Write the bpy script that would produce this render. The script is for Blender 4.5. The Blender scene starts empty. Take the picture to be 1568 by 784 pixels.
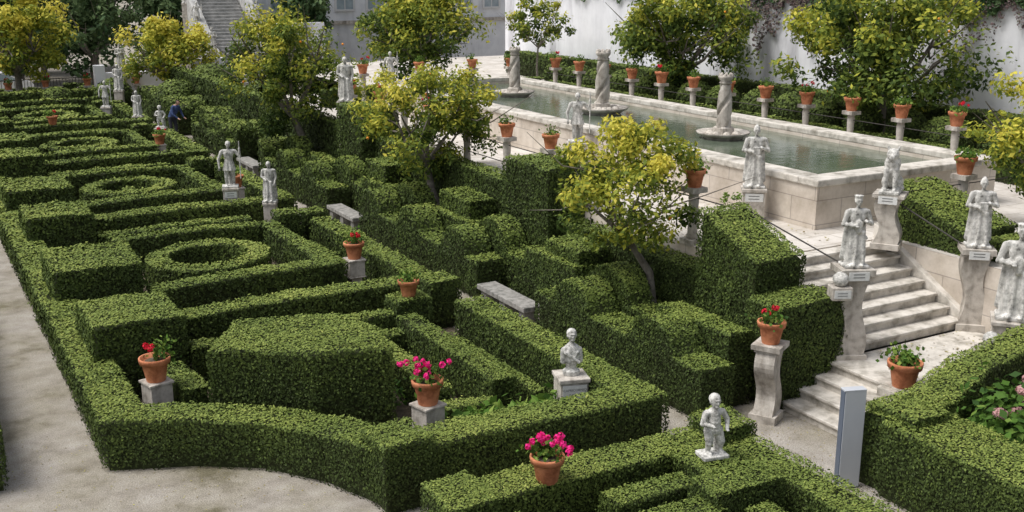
import bpy, bmesh, math, random
import numpy as np
from mathutils import Vector, Matrix
rng=np.random.default_rng(7); random.seed(7)
scene=bpy.context.scene
COL=scene.collection
CAM=np.array([0.,0.,7.])

# ------------------------------------------------------------------ materials
def newmat(name):
    m=bpy.data.materials.new(name); m.use_nodes=True
    nt=m.node_tree; nt.nodes.clear()
    out=nt.nodes.new('ShaderNodeOutputMaterial'); b=nt.nodes.new('ShaderNodeBsdfPrincipled')
    nt.links.new(b.outputs[0],out.inputs[0])
    return m,nt,b,out
def ramp(nt,stops):
    r=nt.nodes.new('ShaderNodeValToRGB'); e=r.color_ramp.elements
    while len(e)<len(stops): e.new(0.5)
    for i,(p,c) in enumerate(stops):
        e[i].position=p; e[i].color=(c[0],c[1],c[2],1)
    return r
def noise(nt,vec,scale,detail=6,rough=.6):
    n=nt.nodes.new('ShaderNodeTexNoise'); n.inputs['Scale'].default_value=scale
    n.inputs['Detail'].default_value=detail; n.inputs['Roughness'].default_value=rough
    nt.links.new(vec,n.inputs['Vector']); return n
def mixc(nt,mode,fac,a,b):
    m=nt.nodes.new('ShaderNodeMix'); m.data_type='RGBA'; m.blend_type=mode
    if isinstance(fac,(int,float)): m.inputs[0].default_value=fac
    else: nt.links.new(fac,m.inputs[0])
    for k,x in ((6,a),(7,b)):
        if isinstance(x,tuple): m.inputs[k].default_value=(x[0],x[1],x[2],1)
        else: nt.links.new(x,m.inputs[k])
    return m.outputs[2]
def noisemat(name,stops,scale=3,rough=.85,bump=.3,bscale=30,big=None,bigscale=.4,streak=False,spec=.3,fine=None):
    m,nt,b,out=newmat(name)
    tc=nt.nodes.new('ShaderNodeTexCoord').outputs['Object']
    n=noise(nt,tc,scale); r=ramp(nt,stops); nt.links.new(n.outputs['Fac'],r.inputs[0])
    col=r.outputs[0]
    if big:
        v=tc
        if streak:
            mp=nt.nodes.new('ShaderNodeMapping'); mp.inputs['Scale'].default_value=(1,1,.18); nt.links.new(tc,mp.inputs[0]); v=mp.outputs[0]
        n2=noise(nt,v,bigscale,7,.65); r2=ramp(nt,big); nt.links.new(n2.outputs['Fac'],r2.inputs[0])
        col=mixc(nt,'MULTIPLY',1.0,col,r2.outputs[0])
    if fine:
        n4=noise(nt,tc,fine,3,.7); r4=ramp(nt,[(.35,(.66,.66,.64)),(.6,(1.08,1.08,1.08))]); nt.links.new(n4.outputs['Fac'],r4.inputs[0]); col=mixc(nt,'MULTIPLY',1.0,col,r4.outputs[0])
    nt.links.new(col,b.inputs['Base Color'])
    b.inputs['Roughness'].default_value=rough; b.inputs['Specular IOR Level'].default_value=spec
    if bump:
        n3=noise(nt,tc,bscale,6); bp=nt.nodes.new('ShaderNodeBump'); bp.inputs['Strength'].default_value=bump; bp.inputs['Distance'].default_value=.02
        nt.links.new(n3.outputs['Fac'],bp.inputs['Height']); nt.links.new(bp.outputs[0],b.inputs['Normal'])
    return m
def leafmat(name,stops,transl=.25,rough=.65,spec=.15):
    m,nt,b,out=newmat(name)
    a=nt.nodes.new('ShaderNodeAttribute'); a.attribute_name='tint'
    r=ramp(nt,stops); nt.links.new(a.outputs['Fac'],r.inputs[0])
    nt.links.new(r.outputs[0],b.inputs['Base Color']); b.inputs['Roughness'].default_value=rough
    b.inputs['Specular IOR Level'].default_value=spec
    if transl>0:
        t=nt.nodes.new('ShaderNodeBsdfTranslucent'); nt.links.new(r.outputs[0],t.inputs[0])
        mx=nt.nodes.new('ShaderNodeMixShader'); mx.inputs[0].default_value=transl
        nt.links.new(b.outputs[0],mx.inputs[1]); nt.links.new(t.outputs[0],mx.inputs[2]); nt.links.new(mx.outputs[0],out.inputs[0])
    return m
def blockmat(name,c1,c2,mortar,bw,rh,wall=True,ms=.012):
    m,nt,b,out=newmat(name)
    tc=nt.nodes.new('ShaderNodeTexCoord').outputs['Object']
    v=tc
    if wall:
        s=nt.nodes.new('ShaderNodeSeparateXYZ'); nt.links.new(tc,s.inputs[0])
        ad=nt.nodes.new('ShaderNodeMath'); nt.links.new(s.outputs[0],ad.inputs[0]); nt.links.new(s.outputs[1],ad.inputs[1])
        c=nt.nodes.new('ShaderNodeCombineXYZ'); nt.links.new(ad.outputs[0],c.inputs[0]); nt.links.new(s.outputs[2],c.inputs[1]); v=c.outputs[0]
    br=nt.nodes.new('ShaderNodeTexBrick'); br.inputs['Scale'].default_value=1; br.inputs['Brick Width'].default_value=bw; br.inputs['Row Height'].default_value=rh
    br.inputs['Mortar Size'].default_value=ms; br.inputs['Mortar Smooth'].default_value=.3
    br.inputs['Color1'].default_value=(*c1,1); br.inputs['Color2'].default_value=(*c2,1); br.inputs['Mortar'].default_value=(*mortar,1)
    nt.links.new(v,br.inputs['Vector'])
    n=noise(nt,tc,1.3,8,.7); r=ramp(nt,[(.3,(.60,.57,.52)),(.6,(1,1,1))]); nt.links.new(n.outputs['Fac'],r.inputs[0])
    col=mixc(nt,'MULTIPLY',.9,br.outputs['Color'],r.outputs[0])
    nt.links.new(col,b.inputs['Base Color']); b.inputs['Roughness'].default_value=.85
    n3=noise(nt,tc,40,5); bp=nt.nodes.new('ShaderNodeBump'); bp.inputs['Strength'].default_value=.25; bp.inputs['Distance'].default_value=.01
    nt.links.new(n3.outputs['Fac'],bp.inputs['Height']); nt.links.new(bp.outputs[0],b.inputs['Normal'])
    return m
M={}
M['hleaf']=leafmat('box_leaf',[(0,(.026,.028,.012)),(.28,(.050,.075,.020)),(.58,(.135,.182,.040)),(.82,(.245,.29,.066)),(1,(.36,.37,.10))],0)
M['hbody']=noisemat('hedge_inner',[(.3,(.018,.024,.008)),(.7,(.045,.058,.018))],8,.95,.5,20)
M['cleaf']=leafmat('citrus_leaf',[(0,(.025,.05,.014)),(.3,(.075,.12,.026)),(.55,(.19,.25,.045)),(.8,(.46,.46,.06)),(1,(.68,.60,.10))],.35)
M['dleaf']=leafmat('dark_leaf',[(0,(.02,.045,.02)),(.5,(.065,.115,.045)),(1,(.14,.20,.08))],.2)
M['dryleaf']=leafmat('dry_leaf',[(0,(.10,.07,.04)),(.5,(.28,.22,.08)),(1,(.45,.42,.12))],0)
M['dryvine']=leafmat('dry_vine',[(0,(.05,.045,.045)),(.5,(.16,.11,.11)),(1,(.12,.16,.07))],0)
M['pleaf']=leafmat('plant_leaf',[(0,(.04,.09,.02)),(.5,(.10,.2,.03)),(1,(.28,.38,.08))],.3)
M['red']=leafmat('petal_red',[(0,(.55,.01,.03)),(1,(.85,.04,.08))],.2)
M['pink']=leafmat('petal_pink',[(0,(.75,.01,.18)),(1,(.9,.05,.32))],.2)
M['hyd']=leafmat('petal_hydrangea',[(0,(.50,.26,.26)),(1,(.70,.45,.43))],.2)
M['orange']=noisemat('orange_fruit',[(0,(.75,.25,.02)),(1,(.8,.3,.03))],5,.5,0)
M['bark']=noisemat('bark',[(.3,(.12,.10,.085)),(.7,(.30,.27,.235))],9,.9,.6,30)
M['statue']=noisemat('weathered_stone',[(.30,(.15,.145,.135)),(.42,(.46,.45,.42)),(.62,(.74,.72,.68))],16,.9,.6,45,[(.34,(.5,.5,.49)),(.52,(1,1,1))],4.5,True)
M['stone']=noisemat('granite',[(.3,(.28,.25,.215)),(.5,(.52,.475,.42)),(.75,(.65,.61,.55))],6,.85,.35,50,[(.33,(.48,.47,.45)),(.55,(1,1,1))],2.5,True)
M['bench']=noisemat('bench_stone',[(.3,(.12,.12,.11)),(.5,(.27,.26,.24)),(.75,(.40,.385,.36))],8,.9,.4,50)
M['steps']=noisemat('stair_granite',[(.3,(.36,.33,.28)),(.5,(.60,.56,.50)),(.75,(.70,.66,.60))],4,.85,.3,50,[(.33,(.45,.44,.41)),(.52,(1,1,1))],1.8)
M['wallblk']=blockmat('granite_blocks',(.68,.61,.53),(.60,.53,.46),(.42,.37,.33),1.3,.5)
M['pave']=blockmat('paving',(.66,.62,.57),(.58,.54,.49),(.40,.36,.31),.9,.6,False)
M['sand']=noisemat('sand_path',[(.25,(.28,.25,.215)),(.5,(.41,.375,.335)),(.75,(.50,.465,.42))],2.6,.95,.8,70,[(.36,(.46,.45,.33)),(.45,(.80,.79,.72)),(.62,(1,1,1))],.5,fine=45)
M['soil']=noisemat('soil',[(.3,(.045,.038,.025)),(.7,(.15,.12,.085))],6,.95,.5,25)
M['plaster']=noisemat('white_plaster',[(.3,(.76,.76,.79)),(.6,(.84,.84,.87))],1.5,.9,.1,20,[(.34,(.60,.59,.60)),(.48,(.93,.93,.93)),(.6,(1,1,1))],.9,True)
M['greywall']=noisemat('grey_render',[(.3,(.60,.61,.64)),(.6,(.72,.73,.75))],1.5,.9,.1,20,[(.28,(.7,.7,.7)),(.5,(1,1,1))],.8,True)
M['oldstair']=noisemat('old_stair_stone',[(.3,(.26,.26,.25)),(.7,(.54,.53,.51))],3,.9,.1,20)
M['terra']=noisemat('terracotta',[(.3,(.46,.15,.065)),(.7,(.66,.27,.14))],6,.8,.2,40,[(.35,(.65,.63,.6)),(.55,(1,1,1))],6)
M['iron']=noisemat('iron_rail',[(0,(.03,.03,.03)),(1,(.07,.06,.05))],10,.6,0)
M['label']=noisemat('label_enamel',[(.3,(.6,.6,.58)),(.7,(.75,.75,.73))],20,.6,0)
M['ink']=noisemat('label_ink',[(0,(.12,.12,.12)),(1,(.15,.15,.15))],5,.7,0)
M['glass']=noisemat('window_glass',[(.3,(.22,.27,.30)),(.7,(.36,.42,.45))],2,.15,0,spec=.6)
M['frame']=noisemat('window_frame',[(0,(.5,.5,.5)),(1,(.6,.6,.6))],5,.6,0)
M['totem']=noisemat('painted_metal_grey',[(.2,(.44,.46,.49)),(.8,(.50,.52,.55))],3,.55,0,spec=.4)
M['totemside']=noisemat('painted_metal_dark',[(.2,(.10,.12,.16)),(.8,(.14,.17,.22))],2,.5,0,spec=.4)
M['blue']=noisemat('blue_cloth',[(.3,(.03,.05,.13)),(.7,(.06,.09,.2))],10,.9,.2)
M['trouser']=noisemat('dark_cloth',[(.3,(.02,.025,.04)),(.7,(.05,.05,.06))],10,.9,.2)
M['skin']=noisemat('skin',[(.3,(.45,.26,.19)),(.7,(.5,.3,.22))],8,.6,0)
M['hair']=noisemat('hair',[(.3,(.03,.02,.015)),(.7,(.05,.035,.02))],20,.7,0)
M['car']=noisemat('white_car_paint',[(0,(.75,.76,.78)),(1,(.8,.8,.82))],2,.25,0,spec=.6)
M['tyre']=noisemat('tyre',[(0,(.02,.02,.02)),(1,(.04,.04,.04))],5,.8,0)
# water
m,nt,b,out=newmat('pool_water')
tc=nt.nodes.new('ShaderNodeTexCoord').outputs['Object']
n=noise(nt,tc,.6,5); r=ramp(nt,[(.3,(.065,.088,.058)),(.7,(.14,.168,.125))]); nt.links.new(n.outputs['Fac'],r.inputs[0]); nt.links.new(r.outputs[0],b.inputs['Base Color'])
b.inputs['Roughness'].default_value=.05; b.inputs['IOR'].default_value=1.33; b.inputs['Specular IOR Level'].default_value=1.0
n2=noise(nt,tc,4.5,4,.6); bp=nt.nodes.new('ShaderNodeBump'); bp.inputs['Strength'].default_value=.2; bp.inputs['Distance'].default_value=.04
nt.links.new(n2.outputs['Fac'],bp.inputs['Height']); nt.links.new(bp.outputs[0],b.inputs['Normal'])
M['water']=m

# ------------------------------------------------------------------ mesh builder
class MB:
    def __init__(s): s.v=[];s.ti=[];s.q=[];s.t=[];s.qm=[];s.tm=[];s.qs=[];s.ts=[];s.n=0
    def add(s,v,q=None,t=None,m=0,tint=.5,smooth=False):
        v=np.asarray(v,float).reshape(-1,3)
        if q is not None and len(q):
            q=np.asarray(q,np.int64).reshape(-1,4)+s.n; s.q.append(q); s.qm.append(np.full(len(q),m)); s.qs.append(np.full(len(q),smooth))
        if t is not None and len(t):
            t=np.asarray(t,np.int64).reshape(-1,3)+s.n; s.t.append(t); s.tm.append(np.full(len(t),m)); s.ts.append(np.full(len(t),smooth))
        s.v.append(v); s.ti.append(np.broadcast_to(np.asarray(tint,float),(len(v),)).copy()); s.n+=len(v)
    def box(s,x0,x1,y0,y1,z0,z1,m=0):
        v=[(x0,y0,z0),(x1,y0,z0),(x1,y1,z0),(x0,y1,z0),(x0,y0,z1),(x1,y0,z1),(x1,y1,z1),(x0,y1,z1)]
        q=[(0,3,2,1),(4,5,6,7),(0,1,5,4),(1,2,6,5),(2,3,7,6),(3,0,4,7)]
        s.add(v,q,m=m)
    def tube(s,pts,rad,m=0,seg=8,cap=True):
        pts=[Vector(p) for p in pts]; vs=[];n=len(pts)
        for i,p in enumerate(pts):
            d=(pts[min(i+1,n-1)]-pts[max(i-1,0)]).normalized()
            a=d.cross(Vector((0.3,1,.2))).normalized(); b=d.cross(a)
            for k in range(seg):
                th=2*math.pi*k/seg; vs.append(p+(a*math.cos(th)+b*math.sin(th))*rad[i])
        q=[(i*seg+k,(i+1)*seg+k,(i+1)*seg+(k+1)%seg,i*seg+(k+1)%seg) for i in range(n-1) for k in range(seg)]
        t=[]
        if cap:
            vs.append(pts[-1]); c=len(vs)-1; t=[((n-1)*seg+k,(n-1)*seg+(k+1)%seg,c) for k in range(seg)]
        s.add([tuple(x) for x in vs],q,t,m,smooth=True)
    def lathe(s,prof,m=0,seg=24,c=(0,0,0),fn=None,sq=False,smooth=True):
        vs=[]
        for (r,z) in prof:
            for k in range(seg):
                th=2*math.pi*(k+(.5 if sq else 0))/seg; rr=r*(fn(th,z) if fn else 1)*(math.sqrt(2) if sq else 1)
                vs.append((c[0]+rr*math.cos(th),c[1]+rr*math.sin(th),c[2]+z))
        n=len(prof)
        q=[(i*seg+k,i*seg+(k+1)%seg,(i+1)*seg+(k+1)%seg,(i+1)*seg+k) for i in range(n-1) for k in range(seg)]
        vs.append((c[0],c[1],c[2]+prof[-1][1])); e=len(vs)-1
        t=[((n-1)*seg+k,(n-1)*seg+(k+1)%seg,e) for k in range(seg)]
        s.add(vs,q,t,m,smooth=smooth)
    def mesh(s,name,mats):
        me=bpy.data.meshes.new(name)
        V=np.concatenate(s.v); 
        Q=np.concatenate(s.q) if s.q else np.zeros((0,4),int); T=np.concatenate(s.t) if s.t else np.zeros((0,3),int)
        nl=Q.size+T.size; me.vertices.add(len(V)); me.vertices.foreach_set('co',V.astype(np.float32).ravel())
        me.loops.add(nl); me.loops.foreach_set('vertex_index',np.concatenate([Q.ravel(),T.ravel()]).astype(np.int32))
        npoly=len(Q)+len(T); me.polygons.add(npoly)
        ls=np.concatenate([np.arange(len(Q))*4, Q.size+np.arange(len(T))*3]).astype(np.int32)
        me.polygons.foreach_set('loop_start',ls)
        me.polygons.foreach_set('material_index',np.concatenate(s.qm+s.tm).astype(np.int32))
        me.polygons.foreach_set('use_smooth',np.concatenate(s.qs+s.ts).astype(bool))
        for x in mats: me.materials.append(M[x])
        me.update(calc_edges=True)
        a=me.attributes.new('tint','FLOAT','POINT'); a.data.foreach_set('value',np.clip(np.concatenate(s.ti),0,1).astype(np.float32))
        return me
    def obj(s,name,mats,loc=(0,0,0),rot=0,bevel=0):
        return mkobj(name,s.mesh(name,mats),loc,rot,bevel)
def mkobj(name,me,loc=(0,0,0),rot=0,bevel=0,parent=None,scale=1):
    o=bpy.data.objects.new(name,me); COL.objects.link(o); o.location=loc; o.rotation_euler=(0,0,rot); o.scale=(scale,)*3
    if bevel:
        b=o.modifiers.new('bevel','BEVEL'); b.width=bevel; b.segments=2; b.limit_method='ANGLE'
    if parent: o.parent=parent
    return o
def empty(name,loc=(0,0,0),rot=0):
    e=bpy.data.objects.new(name,None); COL.objects.link(e); e.location=loc; e.rotation_euler=(0,0,rot); e.empty_display_size=.2; return e

def nrm(a): return a/np.maximum(np.linalg.norm(a,axis=1,keepdims=True),1e-9)
def leaves(mb,P,N,L,m,tint,tilt=.6,aspect=.55):
    n=len(P)
    if n==0: return
    nn=nrm(N+rng.normal(size=(n,3))*tilt); u=nrm(np.cross(nn,rng.normal(size=(n,3)))); w=np.cross(nn,u)
    L=(np.broadcast_to(L,(n,))*rng.uniform(.65,1.35,n))[:,None]
    v=np.stack([P-u*L,P+w*L*aspect,P+u*L,P-w*L*aspect],1).reshape(-1,3)
    mb.add(v,np.arange(4*n).reshape(-1,4),m=m,tint=np.repeat(np.broadcast_to(tint,(n,)),4))
def lf(p,k,ph):
    return (np.sin(p[:,0]*k+ph)+np.sin(p[:,1]*k*1.13+ph*2.1+p[:,2]*k*.4)+np.sin(p[:,2]*k*1.3+p[:,0]*k*.7-ph))/3
def D(p):
    return np.stack([lf(p,2.3,1)*.025+lf(p,9,2)*.012, lf(p,2.1,4)*.025+lf(p,8.3,7)*.012, lf(p,1.9,9)*.035+lf(p,7.7,3)*.02],1)

# ------------------------------------------------------------------ hedges
def scatter(mb,V,T,tone=0,cov=1.3,m=1):
    A=V[T[:,0]];B=V[T[:,1]];C=V[T[:,2]]
    cr=np.cross(B-A,C-A); ar=np.linalg.norm(cr,axis=1)/2; N=nrm(cr); ce=(A+B+C)/3
    dist=np.linalg.norm(ce-CAM,axis=1); L=np.clip(.00142*dist,.019,.085)
    dens=cov/(1.1*L*L); away=(np.einsum('ij,ij->i',N,CAM-ce)<0); dens=np.where(away,dens*.3,dens)
    cnt=rng.poisson(ar*dens); idx=np.repeat(np.arange(len(T)),cnt); n=len(idx)
    if n==0: return
    a=rng.random(n);b=rng.random(n);f=a+b>1;a[f]=1-a[f];b[f]=1-b[f]
    P=A[idx]+(B-A)[idx]*a[:,None]+(C-A)[idx]*b[:,None]; Nn=N[idx]; Ls=L[idx]
    hz=P[:,2]-V[:,2].min(); ht=V[:,2].max()-V[:,2].min()
    off=rng.normal(size=n)*.009+np.where(rng.random(n)<.025,rng.random(n)*.05,0)
    P=P+D(P)+Nn*off[:,None]
    keep=(hz>.25)|(rng.random(n)<.15+.75*hz/.25)
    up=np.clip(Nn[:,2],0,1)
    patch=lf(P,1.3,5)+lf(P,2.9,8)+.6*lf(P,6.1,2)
    tint=.28+tone+.075*rng.normal(size=n)+.075*patch+.33*up+off*2.5  # up-facing leaves lighter: new growth, plus top light painted into the tint
    tint+=np.where(up<.3,.14*(hz/ht-.6),0)-np.where(hz<.22,.10*(1-hz/.22),0)  # sides darken downward, occlusion shade put in the tint; brown stems at base
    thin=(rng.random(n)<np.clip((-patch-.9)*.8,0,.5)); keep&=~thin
    P,Nn,Ls,tint=P[keep],Nn[keep],Ls[keep],tint[keep]
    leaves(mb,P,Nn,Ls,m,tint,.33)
def surf(path,w,z0,z1,c,closed,inset=0):
    P=np.array(path,float); n=len(P)
    if not closed and inset:
        d0=P[1]-P[0]; d1=P[-1]-P[-2]; P[0]+=d0/np.linalg.norm(d0)*inset; P[-1]-=d1/np.linalg.norm(d1)*inset
    if closed: dn=np.roll(P,-1,0)-P; dp=P-np.roll(P,1,0)
    else:
        d=np.diff(P,axis=0); dn=np.vstack([d,d[-1:]]); dp=np.vstack([d[:1],d])
    dn=nrm(dn);dp=nrm(dp); nn=np.stack([-dn[:,1],dn[:,0]],1); npv=np.stack([-dp[:,1],dp[:,0]],1)
    mi=nrm(nn+npv); sc=1/np.maximum(np.einsum('ij,ij->i',mi,nn),.45); mi=mi*sc[:,None]
    h=np.broadcast_to(w,(n,))/2-inset; zt=np.broadcast_to(z1,(n,))-inset
    prof=[(h,np.full(n,float(z0))),(h,zt-c),(h-c*.35,zt-c*.3),(h-c,zt),(-(h-c),zt),(-(h-c*.35),zt-c*.3),(-h,zt-c),(-h,np.full(n,float(z0)))]
    k=len(prof); V=np.zeros((n,k,3))
    for j,(o,z) in enumerate(prof):
        V[:,j,:2]=P+mi*np.asarray(o)[:,None]; V[:,j,2]=z
    V=V.reshape(-1,3); q=[]
    rngi=range(n if closed else n-1)
    for i in rngi:
        i2=(i+1)%n
        for j in range(k-1): q.append((i*k+j,i*k+j+1,i2*k+j+1,i2*k+j))
    if not closed:
        b=(n-1)*k
        for (a1,a2,a3,a4) in ((0,1,6,7),(1,2,5,6),(2,3,4,5)):
            q.append((a4,a3,a2,a1)); q.append((b+a1,b+a2,b+a3,b+a4))
    return V,np.array(q)
def resamp(path,z1,w,closed,step=.8):
    P=[np.array(p,float) for p in path]; n=len(P)
    zz=list(np.broadcast_to(z1,(n,))); ww=list(np.broadcast_to(w,(n,)))
    op=[];oz=[];ow=[]
    for i in range(n if closed else n-1):
        j=(i+1)%n; L=np.linalg.norm(P[j]-P[i]); k=max(1,int(round(L/step)))
        for a in range(k):
            f=a/k; op.append(P[i]*(1-f)+P[j]*f); oz.append(zz[i]*(1-f)+zz[j]*f); ow.append(ww[i]*(1-f)+ww[j]*f)
    if not closed: op.append(P[-1]);oz.append(zz[-1]);ow.append(ww[-1])
    return np.array(op),np.array(oz),np.array(ow)
def q2t(q): return np.concatenate([q[:,[0,1,2]],q[:,[0,2,3]]])
def hedge(path,w,z1,z0=0,c=.035,closed=False,tone=0,name='box_hedge',mb=None,step=.8):
    own=mb is None
    if own: mb=MB()
    P,Z,W=resamp(path,z1,w,closed,step)
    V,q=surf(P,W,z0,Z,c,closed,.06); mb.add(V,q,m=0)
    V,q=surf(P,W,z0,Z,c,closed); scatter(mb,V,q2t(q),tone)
    if own: return mb.obj(name,['hbody','hleaf'])
def hblock(x0,x1,y0,y1,z1,tone=0,z0=0,name='topiary_block',c=.05):
    xm=(x0+x1)/2; return hedge([(xm,y0),(xm,y1)],x1-x0,z1,z0,c,tone=tone,name=name)
def hpoly(pts,z1,z0=0,c=.06,tone=0,name='topiary_block'):
    mb=MB(); pts=np.array(pts,float); n=len(pts); ctr=pts.mean(0)
    for ins,leaf in ((.06,False),(0,True)):
        def ring(d,z):
            v=pts-ctr; l=np.linalg.norm(v,axis=1,keepdims=True); r=ctr+v*(l-d)/l
            return np.column_stack([r,np.full(n,z)])
        V=np.vstack([ring(ins,z0),ring(ins,z1-c-ins),ring(ins+c*.35,z1-c*.3-ins),ring(ins+c,z1-ins),[[ctr[0],ctr[1],z1-ins]]])
        q=np.array([(j*n+i,j*n+(i+1)%n,(j+1)*n+(i+1)%n,(j+1)*n+i) for j in range(3) for i in range(n)])
        t=np.array([(3*n+i,3*n+(i+1)%n,4*n) for i in range(n)])
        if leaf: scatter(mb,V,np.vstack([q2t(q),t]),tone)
        else: mb.add(V,q,t,m=0)
    return mb.obj(name,['hbody','hleaf'])
def hball(x,y,z,r,rz=None,tone=0,name='topiary_ball'):
    mb=MB(); rz=rz or r
    for ins,leaf in ((.06,False),(0,True)):
        vs=[];nr=10;ns=16
        for i in range(nr+1):
            ph=-math.pi/2+math.pi*i/nr
            for k in range(ns):
                th=2*math.pi*k/ns; vs.append((x+(r-ins)*math.cos(ph)*math.cos(th),y+(r-ins)*math.cos(ph)*math.sin(th),z+(rz-ins)*math.sin(ph)))
        q=np.array([(i*ns+k,i*ns+(k+1)%ns,(i+1)*ns+(k+1)%ns,(i+1)*ns+k) for i in range(nr) for k in range(ns)])
        V=np.array(vs)
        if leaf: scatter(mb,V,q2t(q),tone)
        else: mb.add(V,q,m=0)
    return mb.obj(name,['hbody','hleaf'])

# parterre perimeter
hedge([(2.28,62),(2.28,15.45),(3.25,15.05),(4.15,14.45),(4.85,13.5),(5.28,12.42),(9.07,12.2),(9.07,17.6)],[.66]*8,[.86,.76,.74,.75,.78,.84,.92,.92],tone=.02)
hblock(4.92,5.65,12.02,12.8,.97)
hpoly([(3.6,15.75),(4.2,15.4),(4.95,14.75),(6.1,14.4),(6.3,15.3),(6.0,16.5),(4.4,17)],1.42)
hedge([(7.75,13.9),(7.75,17.6)],.42,.80)
hedge([(8.42,13.9),(8.42,17.2)],.22,.45,tone=-.05)
hedge([(6.9,14.3),(6.95,16.9)],.36,.62); hedge([(4.6,17.45),(7.5,17.3)],.34,.62)
hedge([(6.6,13.95),(7.5,13.75)],.36,.55)
hedge([(3.35,17.3),(3.5,16.0)],.45,.75)
hblock(7.65,8.35,17.75,18.4,1.0); hblock(8.7,9.4,18.6,19.3,1.0)
for i in range(5):
    Y=17.5+9.2*i; j=random.uniform
    hblock(2.3,3.8,Y+.3,Y+2.1,1.38+j(-.06,.05),.03+j(-.03,.03)); hblock(2.2,3.9,Y+4.15,Y+6.1,1.36+j(-.06,.05),.03+j(-.03,.03))
    hedge([(3.85,Y+.45),(7.6,Y+.45)],.40,.78,tone=j(-.03,.03))
    hedge([(3.85,Y+2.05),(9.3,Y+2.05)],.62,[.88,.9],tone=j(-.01,.05))
    hedge([(3.95,Y+4.1),(8.0,Y+4.1)],.62,[.86,.9],tone=j(-.01,.05))
    hedge([(3.95,Y+8.75),(8.0,Y+8.75)],.42,[.85,.8],tone=j(-.03,.03))
    ring=[(5.7+1.12*math.cos(a),Y+6.4+1.12*math.sin(a)) for a in np.linspace(0,2*math.pi,33)[:-1]]
    hedge(ring,.5,.78,closed=True,tone=.03,name='ring_hedge')
    if i>=1: hball(5.7,Y+6.4,.35,.35)
    hedge([(7.8,Y+4.5),(7.8,Y+8.45)],.42,.82); hedge([(9.07,Y+2.45),(9.07,Y+8.4)],.6,.86,tone=.02)
    hblock(8.05,8.7,Y+8.6,Y+9.3,.98); hblock(8.8,9.4,Y+8.7,Y+9.35,.92)
    if i<4: hedge([(8.42,Y+4.8),(8.42,Y+7.6)],.25,.5,tone=-.05)
hblock(-2.5,.68,15.3,60,.9)
# near parterre
hedge([(5.2,10.6),(9.3,10.6),(9.3,5.5)],.62,.88,tone=.03); hblock(4.95,5.6,10.1,10.95,.98)
hedge([(6.9,9.75),(8.1,9.75)],.4,.8); hblock(7.8,8.85,8.85,9.4,1.02); hblock(8.95,9.6,10.15,10.85,1.08); hblock(8.25,8.95,9.55,10.25,.9)
hedge([(7.9,9.0),(6.6,9.0),(6.6,5)],.45,.85); hedge([(8.35,8.8),(8.35,5)],.4,.8); hedge([(5.5,9.9),(5.5,5)],.5,.85)
# right foreground bed
hedge([(11.55,9.3),(11.55,5.5)],1.1,1.08,tone=.02); hedge([(11.1,9.45),(12.4,9.6),(13.6,9.95),(16.2,10.3)],.7,[1.1,1.12,1.25,1.35],tone=.02)
hedge([(12.1,7.6),(15.5,7.6)],.6,1.0); hblock(11.2,11.9,8.9,9.7,1.2,.02)
# bench hedge with scalloped domes
def dome(y,per,ph,b,r,k=.75):
    d=((y-ph+per/2)%per)-per/2; return b+np.sqrt(np.maximum(0,r*r-d*d))*k
for (a,b_) in ((12.35,17.5),(19.9,26.7),(29.1,35.9),(38.3,45.1),(47.5,56)):
    ys=np.arange(a,b_,.08); hedge(np.column_stack([np.full(len(ys),10.78),ys]),.66,dome(ys,2.45,13.75,.88,.62,.85),tone=-.03,c=.04,name='scalloped_hedge',step=.2)
ys=np.arange(12.6,56,.08); z2=np.where(((ys-12.6)%4.6)<2.0,1.30,1.02); z2=np.maximum(z2,dome(ys,4.6,16.1,1.0,.75,.85))
hedge(np.column_stack([np.full(len(ys),11.45),ys]),.55,z2,tone=-.05,c=.04,name='scalloped_hedge',step=.25)
hedge([(12.0,14.6),(12.0,56)],.4,.85,tone=-.12)
hedge([(12.5,14.4),(12.5,19.4)],.55,1.72,tone=-.09,name='tall_hedge')
hedge([(12.45,21.4),(12.45,29.6)],.6,2.2,tone=-.09,name='tall_hedge')
hedge([(12.45,31.6),(12.45,56)],.6,2.2,tone=-.09,name='tall_hedge')
hblock(11.85,12.95,19.3,21.3,2.85,-.04); hblock(11.7,12.9,29.5,31.5,3.0,-.04); hblock(11.35,12.1,22,23.6,1.75,-.04); hblock(11.35,12.15,17.3,18.6,1.6,-.04); hblock(11.35,12.1,27,28.4,1.8,-.04)
hedge([(12.55,12.95),(12.55,14.5)],1.1,[2.3,2.9],tone=-.01,name='sloped_hedge')
hblock(11.8,13.3,12.1,12.93,1.78,-.02,name='box_hedge')
hedge([(17.35,12.5),(17.35,14.5)],1.5,[2.35,2.95],name='sloped_hedge')
hblock(16.75,18.6,11.2,12.2,2.3); hedge([(18.9,12.4),(22,12.4)],.8,2.7)
# pool far side
hedge([(23.6,15.5),(23.6,38.2)],.5,2.55,z0=1.9,tone=-.05); hedge([(14,39.2),(23.6,39.2)],.6,2.6,z0=1.9,tone=-.05); hedge([(27.3,8),(27.3,48)],.9,3.0,z0=1.9,tone=-.08)
for i,y in enumerate(np.arange(16.5,40,1.55)): hball(24.9+rng.uniform(-.15,.15),y,2.55,.66+rng.uniform(-.08,.08),.6,-.03)
for (x,y,r) in ((11.5,52,1.2),(9.5,57,1.0),(13.4,53,1.5),(7,58,.8),(14.5,48,1.3)): hball(x,y,r*.7,r,None,-.06,name='round_bush')
hedge([(2.5,58.5),(9.5,58.5)],1.0,1.1)

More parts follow.
